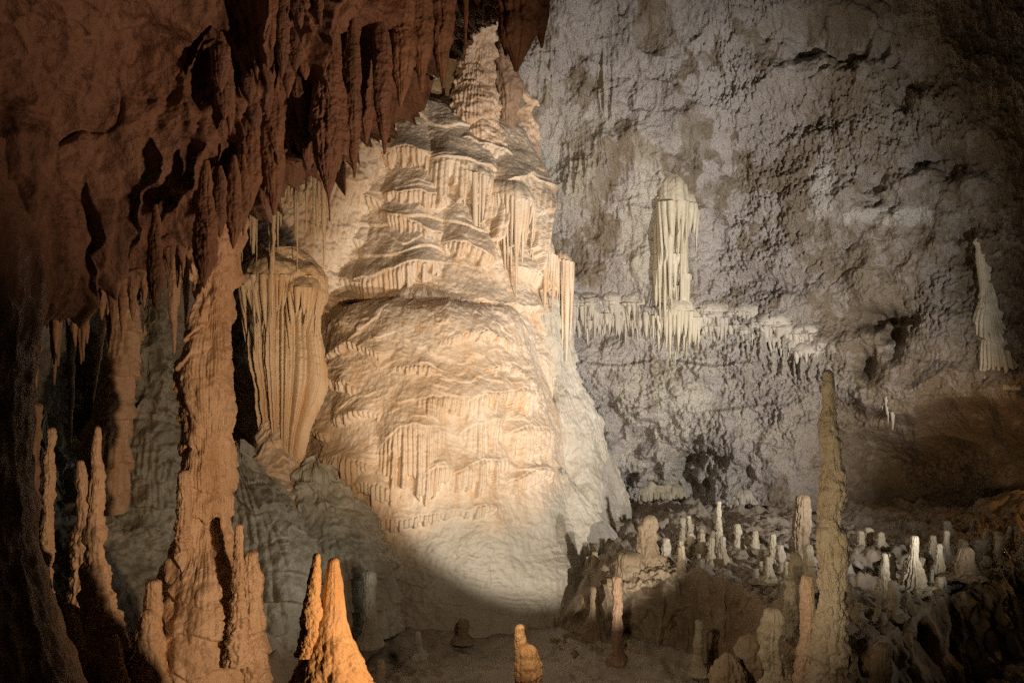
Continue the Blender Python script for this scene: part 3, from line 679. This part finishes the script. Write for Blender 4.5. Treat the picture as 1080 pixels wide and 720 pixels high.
# ------------------------------------------------------------------ left foreground
col = empty("column", at(215, 740, 7.5), "tall thick amber column joining roof and floor at the left", "column")
P, s = revolve([(190, 212, 258), (240, 205, 251), (290, 201, 248), (340, 200, 245), (400, 195, 243), (450, 195, 243), (500, 196, 241), (545, 195, 241), (570, 188, 246), (600, 178, 256), (640, 166, 268), (690, 154, 276), (740, 138, 286), (790, 120, 300)], 7.5, ry=1, mode='flow', seed=90,
               cap=('open', 'open'), sp=.24, fr=14, tier=.6, rib=.2, amp=.8, nu=560, nv=620, lump=.022)
MB().grid(P, closed=True).build("column_shaft", M_BUFF, col, flip=(s < 0))
for rows, Yk in (([(616, 157, 168), (640, 154, 170), (690, 152, 176), (740, 148, 182)], 7.15), ([(650, 148, 166), (680, 144, 170), (740, 140, 180)], 7.05),
                 ([(556, 247, 255), (590, 246, 257), (640, 243, 259), (700, 238, 264)], 7.15), ([(586, 258, 270), (606, 255, 276), (640, 256, 277), (700, 254, 278), (740, 250, 282)], 7.3),
                 ([(500, 189, 200), (540, 187, 200), (580, 184, 204)], 7.25)):
    P, s = revolve(rows, Yk, seed=int(rows[0][0]), knob=1.8, res=1.4)
    MB().grid(P, closed=True).build("side_spire", M_BUFF, col, flip=(s < 0))

spel("stalagmite", "slender knobbly brown stalagmite left of the thick amber column", "stalagmite",
     [(452, 96, 103), (480, 95, 106), (520, 94, 109), (570, 92, 111), (620, 88, 116), (660, 82, 124), (700, 74, 132), (760, 62, 146)], 7.0, M_BUFF, seed=101, knob=2.0)
spel("stalagmite", "short brown stalagmite spire standing close behind the slender knobbly one", "stalagmite",
     [(488, 82, 89), (510, 79, 94), (550, 78, 97), (620, 74, 102), (720, 66, 110)], 7.6, M_BUFF, seed=102, knob=2.0)
spel("stalagmite", "low brown stalagmite stub at the left foot of the slender knobbly one", "stalagmite",
     [(652, 72, 84), (680, 68, 88), (740, 62, 94)], 6.8, M_BUFF, seed=103, knob=2.0)
spel("stalagmite", "low brown stalagmite stub at the right foot of the slender knobbly one", "stalagmite",
     [(672, 118, 126), (695, 112, 130), (740, 106, 138)], 6.8, M_BUFF, seed=104, knob=2.0)
spel("stalagmite", "thin brown rod stalagmite beside the dark pillar at the left edge", "stalagmite",
     [(454, 49, 57), (500, 47, 58), (550, 43, 56), (600, 40, 54), (660, 36, 58)], 7.6, M_BUFF, seed=105, knob=2.0)
spel("stalagmite", "broad dim brown stalagmite between dark pillar and thin rod", "stalagmite",
     [(430, 26, 42), (500, 18, 44), (560, 14, 42), (640, 4, 50), (720, -10, 60)], 7.9, M_RED, seed=106, knob=2.0)
spel("flowstone_cone", "grey green cone of knobbly flowstone behind the amber column", "flowstone",
     [(292, 152, 160), (320, 150, 166), (360, 146, 174), (400, 138, 184), (440, 122, 192), (490, 110, 198), (540, 104, 204), (590, 90, 214), (650, 70, 230)], 11.0, M_GREY,
     mode='flow', seed=110, sp=.28, fr=9, tier=1.2, rib=.5, nu=520, lump=.045)
spel("column", "amber hanging column leaning in front of the grey green cone", "column",
     [(262, 116, 144), (300, 117, 141), (350, 112, 140), (400, 104, 137), (440, 96, 134), (480, 88, 130), (540, 82, 126)], 9.6, M_BUFF, mode='flow', seed=111, sp=.22, fr=14, tier=.8, rib=1, cap=('open', 'open'))
spel("flowstone_slope", "dim grey ribbed flowstone slope low behind the slender stalagmite", "flowstone",
     [(455, 40, 60), (500, 28, 90), (560, 10, 140), (620, -10, 190), (700, -30, 230)], 10.6, M_GREY, mode='flow', seed=112, sp=.5, fr=8, tier=.5, rib=.8, nu=560, lump=.03)
spel("flowstone_slope", "blue grey folded flowstone slope between column and dome", "flowstone",
     [(486, 240, 262), (510, 236, 290), (540, 234, 312), (580, 230, 330), (630, 226, 342), (700, 220, 352)], 11.6, M_GREY, mode='flow', seed=113, sp=.34, fr=7, tier=.9, rib=.5, nu=620, lump=.025)
spel("flowstone_slope", "grey green tiered flowstone step under the left edge of the dome", "flowstone",
     [(506, 316, 352), (530, 310, 378), (560, 312, 402), (600, 318, 416), (660, 316, 430)], 12.6, M_GREY, mode='flow', seed=114, sp=.26, fr=9, tier=1.5, rib=.5, nu=560, lump=.02)

fore = empty("stalagmite", at(350, 780, 5.5), "bright orange twin tipped stalagmite in the foreground at the bottom", "stalagmite")
P, s = revolve([(593, 347, 359), (612, 344, 362), (640, 339, 365), (670, 326, 372), (700, 314, 383), (730, 304, 394), (790, 292, 410)], 5.5, seed=120, wander=.15, knob=1.2, rib=.5, res=1.8, amp=.8)
MB().grid(P, closed=True).build("main_spire", M_AMBER, fore, flip=(s < 0))
P, s = revolve([(586, 331, 338), (606, 326, 339), (630, 321, 338), (655, 318, 338), (690, 312, 340)], 5.45, seed=121, wander=.15, knob=1.2, rib=.4, res=1.8)
MB().grid(P, closed=True).build("side_spire", M_AMBER, fore, flip=(s < 0))
st = empty("stalagmite", at(556, 760, 8.6), "small two step orange stalagmite at the bottom edge", "stalagmite")
P, s = revolve([(662, 545, 555), (675, 544, 556), (695, 543, 557), (705, 543, 557)], 8.6, seed=122, knob=.6, res=1.5)
MB().grid(P, closed=True).build("upper_stub", M_AMBER, st, flip=(s < 0))
P, s = revolve([(688, 546, 567), (705, 543, 570), (740, 541, 573), (790, 538, 578)], 8.6, seed=123, knob=.6, res=1.5)
MB().grid(P, closed=True).build("lower_stub", M_AMBER, st, flip=(s < 0))

# ------------------------------------------------------------------ stalactites of the low roof
def stal(label, px, top, tip, wtop, Y, mat=None, seed=0, lean=0, leaf=0.0, group=None, name="stalactite", straw=0, flat=.75, **kw):
    h = tip-top; rows = [(top-h*.35, px-wtop*.10, px+wtop*.10), (top-h*.15, px-wtop*.22, px+wtop*.22)] if leaf else []
    for t in (0, .12, .3, .5, .68, .82, .92, 1):
        wl = (1-t)**.8*.85+.10
        if leaf: wl = (1-leaf)*wl + leaf*float(np.interp(t, [0, .25, .5, .7, .85, 1], [.5, .75, 1, .82, .45, .06]))
        rows.append((top+t*h, px+lean*t-wtop*wl/2, px+lean*t+wtop*wl/2))
    if straw:
        rows.append((tip+straw*.3, px+lean-.9, px+lean+.9)); rows.append((tip+straw, px+lean-.6, px+lean+.6))
    kw.setdefault('knob', .8)
    return spel(name, label, "stalactite", rows, Y, mat or M_RED, group=group, base='top', seed=seed, cap=('round', 'round'), ry=flat, **kw)

stal("big red brown leaf shaped stalactite before the cascade with a dripping tip", 347, 66, 207, 42, 6.2, seed=201, leaf=.8, straw=26)
stal("thin brown stalactite with a fine point right of the big leaf shaped one", 373, 60, 187, 20, 6.3, seed=202, leaf=.35)
stal("narrow dark brown stalactite curving to a point before the cascade top", 402, 45, 162, 24, 6.4, seed=203, leaf=.4, lean=4)
stal("long black pointed stalactite hanging from the roof edge at the top", 467, -40, 92, 32, 6.85, seed=204, mat=M_DRIP, leaf=.4)
stal("thin black stalactite spike right of the long black pointed one", 491, -40, 56, 9, 6.85, seed=205, mat=M_DRIP)
stal("broad dark stalactite block at the right end of the low roof", 545, -60, 74, 60, 7.15, seed=206, mat=M_DRIP, leaf=.5)
stal("dark rounded stalactite at the outermost right end of the low roof", 570, -60, 50, 26, 7.20, seed=207, mat=M_DRIP, leaf=.5)
stal("dark stalactite overlapping the left side of the broad block", 534, -60, 58, 30, 7.25, seed=208, mat=M_DRIP, leaf=.5)
stal("dark leaf shaped stalactite hanging before the amber column", 217, 205, 303, 29, 5.75, seed=209, leaf=.9, mat=M_DRIP)
stal("small dark leaf shaped stalactite left of the amber column", 164, 245, 326, 20, 5.6, seed=210, leaf=.8, mat=M_DRIP)
stal("short brown stalactite before the top right side of the amber column", 246, 190, 262, 22, 5.9, seed=217, leaf=.7, mat=M_DRIP)
stal("thin brown stalactite between column top and the straws over the drapery", 257, 185, 248, 14, 6.0, seed=218, leaf=.5, mat=M_DRIP)
stal("stubby brown stalactite before the middle of the amber column top", 232, 195, 250, 20, 5.85, seed=219, leaf=.6, mat=M_RED)
stal("blunt brown stalactite over the left side of the pale drapery", 289, 120, 226, 30, 6.15, seed=211, leaf=.45, mat=M_DRIP)
stal("brown stalactite just left of the blunt one over the drapery", 264, 140, 222, 30, 6.1, seed=212, leaf=.5, mat=M_DRIP)
stal("red brown lobed stalactite above the big leaf shaped one", 325, 30, 178, 50, 6.45, seed=213, leaf=.6)
stal("red brown stalactite beside the thin one at the roof edge", 386, 10, 150, 30, 6.6, seed=214, leaf=.6)
stal("grey brown stalactite at the roof edge above the cascade top", 424, -20, 112, 34, 6.45, seed=215, leaf=.6, mat=M_DRIP)
stal("grey brown stalactite left of the long black pointed one", 444, -30, 96, 30, 6.65, seed=216, leaf=.5, mat=M_DRIP)
rr = random.Random(9)
G1 = "small brown stalactites crowded along the low roof"
for i in range(74):
    px = rr.uniform(232, 430); rim = float(np.interp(px, RIM[:, 0], RIM[:, 1])); Y = float(np.interp(px, RIM[:, 0], RIM[:, 2]))
    up = rr.uniform(-6, 150)
    tip = rim-up+rr.uniform(0, 20); h = rr.uniform(36, 80)
    stal("small brown stalactite in the crowd along the low red roof", px, tip-h, tip, rr.uniform(12, 26), Y-0.0035*max(up, 0)-rr.uniform(-.02, .09), seed=300+i, leaf=rr.uniform(.3, .9), mat=rr.choice((M_RED, M_RED, M_DRIP)), group=G1)
G5 = "grey brown stalactites at the right end of the low roof"
for i in range(10):
    px = rr.uniform(415, 520); rim = float(np.interp(px, RIM[:, 0], RIM[:, 1])); Y = float(np.interp(px, RIM[:, 0], RIM[:, 2]))
    tip = rim+rr.uniform(-10, 34); stal("grey brown stalactite among those at the right end of the low roof", px, tip-rr.uniform(60, 120), tip, rr.uniform(12, 26), Y-rr.uniform(.1, .4), seed=380+i, leaf=rr.uniform(.2, .8), mat=M_DRIP, group=G5)
G2 = "dim brown stalactites hanging at the far left"
for i in range(46):
    px = rr.uniform(22, 200); rim = float(np.interp(px, RIM[:, 0], RIM[:, 1]))
    L_ = rr.uniform(30, 110)*(1.15-px/300); Y = rr.uniform(6.3, 8.6)
    stal("dim brown stalactite in the fringe at the far left", px, rim-50, rim-12+L_, rr.uniform(8, 24), Y, seed=400+i, leaf=rr.uniform(0, .6), mat=rr.choice((M_RED, M_DRIP, M_DRIP)), group=G2)
stal("pale smooth rod stalactite beside the top of the amber column", 196, 215, 345, 15, 7.7, seed=501, mat=M_YEL, knob=.3)
stal("thin pale grey stalactite among the dim brown ones at far left", 75, 300, 470, 13, 8.8, seed=502, mat=M_GREY, knob=.4)
stal("pale grey leaning stalactite left of the amber hanging column", 110, 330, 425, 9, 9.0, seed=503, mat=M_YEL, lean=-12, knob=.4)
stal("grey stalactite touching the tip of the grey green cone", 156, 240, 305, 12, 10.6, seed=504, mat=M_GREY, knob=.4)
stal("pinkish ribbed stalactite between rod and grey green cone", 183, 250, 372, 19, 9.0, seed=505, mat=M_BUFF)
G3 = "pale straw stalactites above the drapery"
for i in range(30):
    px = rr.uniform(238, 348); top = rr.uniform(150, 175)
    stal("thin pale straw stalactite hanging above the cream drapery", px, top, rr.uniform(200, 290), rr.uniform(4, 10), rr.uniform(11.6, 12.8), seed=520+i, mat=rr.choice((M_CREAM, M_YEL, M_CREAM)), group=G3, knob=.3, amp=.6)
stal("long smooth cream stalactite down the middle of the drapery", 287, 165, 335, 11, 12.1, seed=560, mat=M_CREAM, knob=.3)

spel("column", "tan stacked column at the top right of the cascade", "column",
     [(-60, 462, 552), (-10, 476, 534), (30, 487, 522), (62, 491, 516), (90, 489, 517), (125, 484, 522), (160, 478, 530)], 16.6, M_BUFF, mode='flow', seed=570, sp=.42, fr=10, tier=.9, rib=.8, lump=.05, cap=('open', 'open'))
for i, (px, t0, t1, w_, lab) in enumerate(((440, 20, 112, 26, "beige hanging stalactite over the very top of the cascade"), (457, 10, 122, 30, "wide beige stalactite over the cascade left of the tan stacked column"),
                                           (476, 20, 128, 22, "beige stalactite touching the left side of the tan stacked column"), (536, 30, 150, 34, "brown hanging rock blade right of the tan stacked column"))):
    stal(lab, px, t0, t1, w_, 16.9, mat=M_DRIP if i == 3 else M_CREAM, seed=580+i, leaf=.5)

# ------------------------------------------------------------------ formations on the back wall
def wall_flow(name, label, lobes, mat, cat="flowstone", push=0.0, sp=3.6, conv=.1):
    mb = MB()
    for (px, py, w_, L_, hc, dp) in lobes:
        Y = wall_Y(px, py+L_*.35)+.17-push
        lobe(mb, px, py, Y, w_, hc, L_, depth=dp, seed=int(px*3+py), sp=sp, rag=.75, conv=conv, bump=.5)
    o = mb.build(name, mat, None, at(lobes[0][0], lobes[0][1], wall_Y(lobes[0][0], lobes[0][1]))); return tag(o, label, cat)
wall_flow("wall_curtain", "pale yellow mushroom topped drip curtain on the back wall", [(711, 178, 36, 60, 40, .40), (700, 190, 20, 112, 22, .36), (725, 200, 20, 48, 18, .3), (712, 206, 22, 108, 20, .34), (706, 236, 30, 60, 36, .34), (696, 262, 20, 44, 26, .32), (716, 262, 22, 42, 30, .32), (707, 280, 38, 20, 24, .34)], M_YEL, sp=5.0, conv=.12)
wall_flow("wall_curtain", "narrow yellowish drip curtain below the ledge on the back wall", [(712, 312, 40, 34, 18, .34), (700, 318, 14, 50, 10, .32), (716, 322, 16, 54, 14, .32), (732, 322, 18, 30, 14, .28), (690, 322, 16, 24, 12, .28)], M_YEL)
wall_flow("wall_curtain", "thin white drip streak beside the tall stalagmite on the lower wall", [(937, 404, 10, 66, 8, .2), (931, 404, 6, 40, 6, .18)], M_WHITE)
wall_flow("wall_curtain", "pale ribbed drip curtain low on the wall behind the terrace", [(692, 503, 46, 50, 14, .36), (708, 508, 26, 40, 10, .32), (678, 510, 26, 48, 10, .32)], M_PALE)
wall_flow("wall_curtain", "small white drip curtain at the wall foot behind the terrace stalagmites", [(783, 513, 26, 30, 10, .3), (793, 522, 20, 34, 8, .26), (776, 520, 18, 24, 8, .26)], M_WHITE)
spel("wall_curtain", "pale cone of flowstone at the right edge of the back wall", "flowstone", [(258, 1036, 1044), (285, 1036, 1051), (320, 1036, 1058), (350, 1034, 1066), (385, 1033, 1080), (410, 1030, 1088)], wall_Y(1052, 350)+.14, M_YEL,
     mode='flow', seed=590, sp=.6, fr=9, tier=.3, rib=1.3, ry=.7, nu=240)
WF = ["grey drip fringe of the wall ledge nearest to the dome", "second grey drip fringe of the wall ledge from the dome", "grey drip fringe of the wall ledge just left of the yellowish curtain",
      "grey drip fringe of the wall ledge just right of the yellowish curtain", "third grey drip fringe from the right end of the wall ledge",
      "second grey drip fringe from the right end of the wall ledge", "grey drip fringe at the right end of the wall ledge"]
for i, (px, py, w_, L_) in enumerate(((618, 314, 34, 26), (646, 312, 30, 28), (672, 314, 28, 34), (752, 320, 36, 26), (784, 324, 36, 24), (816, 334, 40, 22), (850, 346, 44, 16))):
    wall_flow("wall_curtain", WF[i], [(px, py+4*math.sin(i*2.7), w_, L_, 9, .24), (px+9, py+8, w_*.5, L_*1.3, 8, .24), (px-8, py+10*abs(math.sin(i*1.9)), w_*.7, L_*.7, 10, .22), (px+2, py+16, w_*.8, L_*.6, 9, .26), (px-4, py-5, w_*1.1, 3, 12, .3)], M_CRUST, sp=3.8)

# ------------------------------------------------------------------ stalagmites on the terrace and the floor
def mite(label, px, top, base, wt, wb, Y=None, mat=None, seed=0, group=None, **kw):
    Y = Y or -TOP*F/(base-360); h = base-top
    rows = [(top, px-wt/2, px+wt/2), (top+h*.3, px-wt*.56, px+wt*.56), (top+h*.65, px-(wt*.6+wb*.4)/2, px+(wt*.6+wb*.4)/2), (base-h*.10, px-wb*.46, px+wb*.46), (base, px-wb*.68, px+wb*.68), (base+max(5, h*.1), px-wb*.95, px+wb*.95)]
    kw.setdefault('knob', 1.5); kw.setdefault('res', 1.5)
    return spel("stalagmite", label, "stalagmite", rows, Y, mat or M_PALE, group=group, seed=seed, **kw)

tall = spel("stalagmite", "tall slim stalagmite rising in front of the terrace at the right", "stalagmite",
     [(393, 869, 877), (405, 868, 879.5), (430, 867, 882), (470, 865, 886), (500, 864, 890), (545, 862, 891), (580, 861, 892), (620, 860, 893), (680, 858, 896), (720, 857, 898), (790, 852, 906)], 9.3, M_TALL,
     seed=601, knob=2.2, rib=.6, res=2.4)
mite("thin candle like stalagmite with a knobbly foot at the terrace centre", 758, 530, 590, 5, 12, seed=602)
mite("knobbly foot cluster stalagmite hugging the thin candle like one", 762, 568, 596, 7, 16, seed=603)
mite("left of the two close pale pegs at the terrace back", 720, 548, 572, 5.5, 8, seed=604)
mite("right of the two close pale pegs at the terrace back", 727, 545, 571, 4, 6, seed=605)
mite("tiny yellow peg stalagmite right of the two close pegs", 740, 559, 569, 5, 7, seed=606)
mite("pale peg stalagmite on the terrace left of the dark stump", 815, 565, 593, 6, 11, seed=607)
mite("thick dark brown stump stalagmite left of the tall slim one", 845, 527, 588, 15, 20, seed=608, mat=M_TERR)
mite("brown cone stalagmite near the terrace edge below the close pegs", 717, 578, 602, 4, 13, seed=609, mat=M_TERR)
mite("lumpy brownish boulder like stalagmite at the left end of the terrace", 684, 550, 600, 18, 34, seed=610, mat=M_TERR, knob=2.0)
mite("flat brownish knob on the left corner of the terrace rim", 664, 592, 606, 26, 34, seed=611, Y=13.1, mat=M_TERR, knob=1.8)
mite("brown stalagmite standing before the left part of the terrace front", 651, 610, 692, 9, 12, Y=12.1, seed=612, mat=M_DRIP, knob=1.4)
mite("dim stalagmite standing before the middle of the terrace front", 737, 657, 706, 8, 13, Y=11.6, seed=613)
mite("pale tipped brown cone leaning on the left corner of the terrace", 626, 621, 682, 7, 46, Y=12.9, seed=614, mat=M_TERR)
mite("pale lump stalagmite behind the rod left of the tall slim one", 842, 588, 628, 15, 22, Y=11.6, seed=615, knob=2.3)
mite("grey white stalagmite touching the left side of the tall slim one", 853, 577, 616, 9, 15, Y=11.4, seed=616)
mite("knobbly white stalagmite in the cluster left of the tall slim one", 834, 615, 668, 11, 16, Y=10.6, seed=617, knob=2.3)
mite("thick amber stalagmite pressed against the left foot of the tall slim one", 851, 611, 740, 14, 26, Y=9.7, seed=618, mat=M_BUFF)
mite("large lumpy popcorn covered stalagmite at the bottom left of the tall one", 816, 650, 740, 22, 60, Y=9.9, seed=619, knob=2.3)
mite("rounded lump left of the large popcorn covered stalagmite", 792, 679, 740, 26, 44, Y=10.0, seed=620, knob=2.3, mat=M_TERR)
mite("low rounded lump at the bottom edge before the terrace", 770, 700, 750, 30, 50, Y=9.8, seed=621, knob=2.3, mat=M_TERR)
mite("dim brown stump at the bottom edge right of the tall slim stalagmite", 931, 685, 750, 18, 26, Y=9.3, seed=622, mat=M_TERR)
mite("pale cone stalagmite on the terrace right of the tall slim one", 933, 586, 634, 7, 26, Y=11.6, seed=623)
mite("pale bell skirted stalagmite on the right of the terrace", 964, 568, 622, 7, 30, Y=12.1, seed=624, rib=1.8)
mite("white slender forked stalagmite further right on the terrace", 998, 561, 590, 5, 11, Y=13.6, seed=625)
mite("greyish ribbed stalagmite left of the slender forked one", 990, 576, 612, 7, 22, Y=12.8, seed=626)
mite("low grey hump right of the slender forked stalagmite", 1017, 583, 606, 16, 30, Y=12.6, seed=627, mat=M_TERR)
mite("tiny grey cone far right on the terrace", 1041, 578, 592, 5, 14, Y=13.4, seed=628)
mite("white rounded peg, leftmost at the back right of the tall stalagmite", 908, 562, 580, 7, 9, Y=14.4, seed=629)
mite("tallest white rounded peg at the back right of the tall stalagmite", 916, 559, 578, 8, 10, Y=14.6, seed=630)
mite("white rounded peg, rightmost at the back right of the tall stalagmite", 929, 563, 580, 7, 10, Y=14.3, seed=631)
mite("dark grey post stalagmite on the floor below the dome", 390, 606, 674, 12, 17, Y=11.4, seed=632, mat=M_GREY, knob=.9)
mite("tiny grey knob on the floor right of the dark grey post", 441, 668, 688, 7, 11, Y=11.2, seed=633, mat=M_GREY)
mite("small dark knob on the floor at the bottom right of the orange stalagmite", 401, 698, 740, 8, 16, Y=9.4, seed=634, mat=M_GREY)
mite("small brown knob in the shadow at the foot of the dome", 488, 655, 672, 9, 14, Y=12.8, seed=635, mat=M_TERR)
G4 = "small pale stalagmite stubs on the rock terrace"
protos = []
for i in range(4):
    o = mite("small pale stalagmite stub among many on the rock terrace", 700, 574, 590, 6, 10, seed=700+i, group=G4, mat=(M_PALE, M_PALE, M_PALE, M_FLOOR)[i], knob=1.3+.3*i)
    protos.append(o)
used = set()
CL = [(rr.uniform(600, 850) if k < 11 else rr.uniform(890, 1060)) for k in range(24)]
for i in range(92):
    px = rr.choice(CL)+rr.gauss(0, 9)
    lip = float(np.interp(px, LIP[:, 0], LIP[:, 1])); Y = lip+.3+abs(rr.gauss(0, 1.1))
    k = i % 4; src = protos[k]
    o = src if k not in used else src.copy()
    if k in used: COL.objects.link(o)
    used.add(k)
    q = at(px, 360, Y); f = rr.uniform(.4, 1.15)
    o.location = (q[0], Y, TOP-.04-.95*float(sstep(652, 560, px))); o.scale = (f*1.15, f*1.15, f*rr.uniform(.6, 1.5)); o.rotation_euler = (rr.uniform(-.08, .08), rr.uniform(-.08, .08), rr.uniform(0, 6.28))
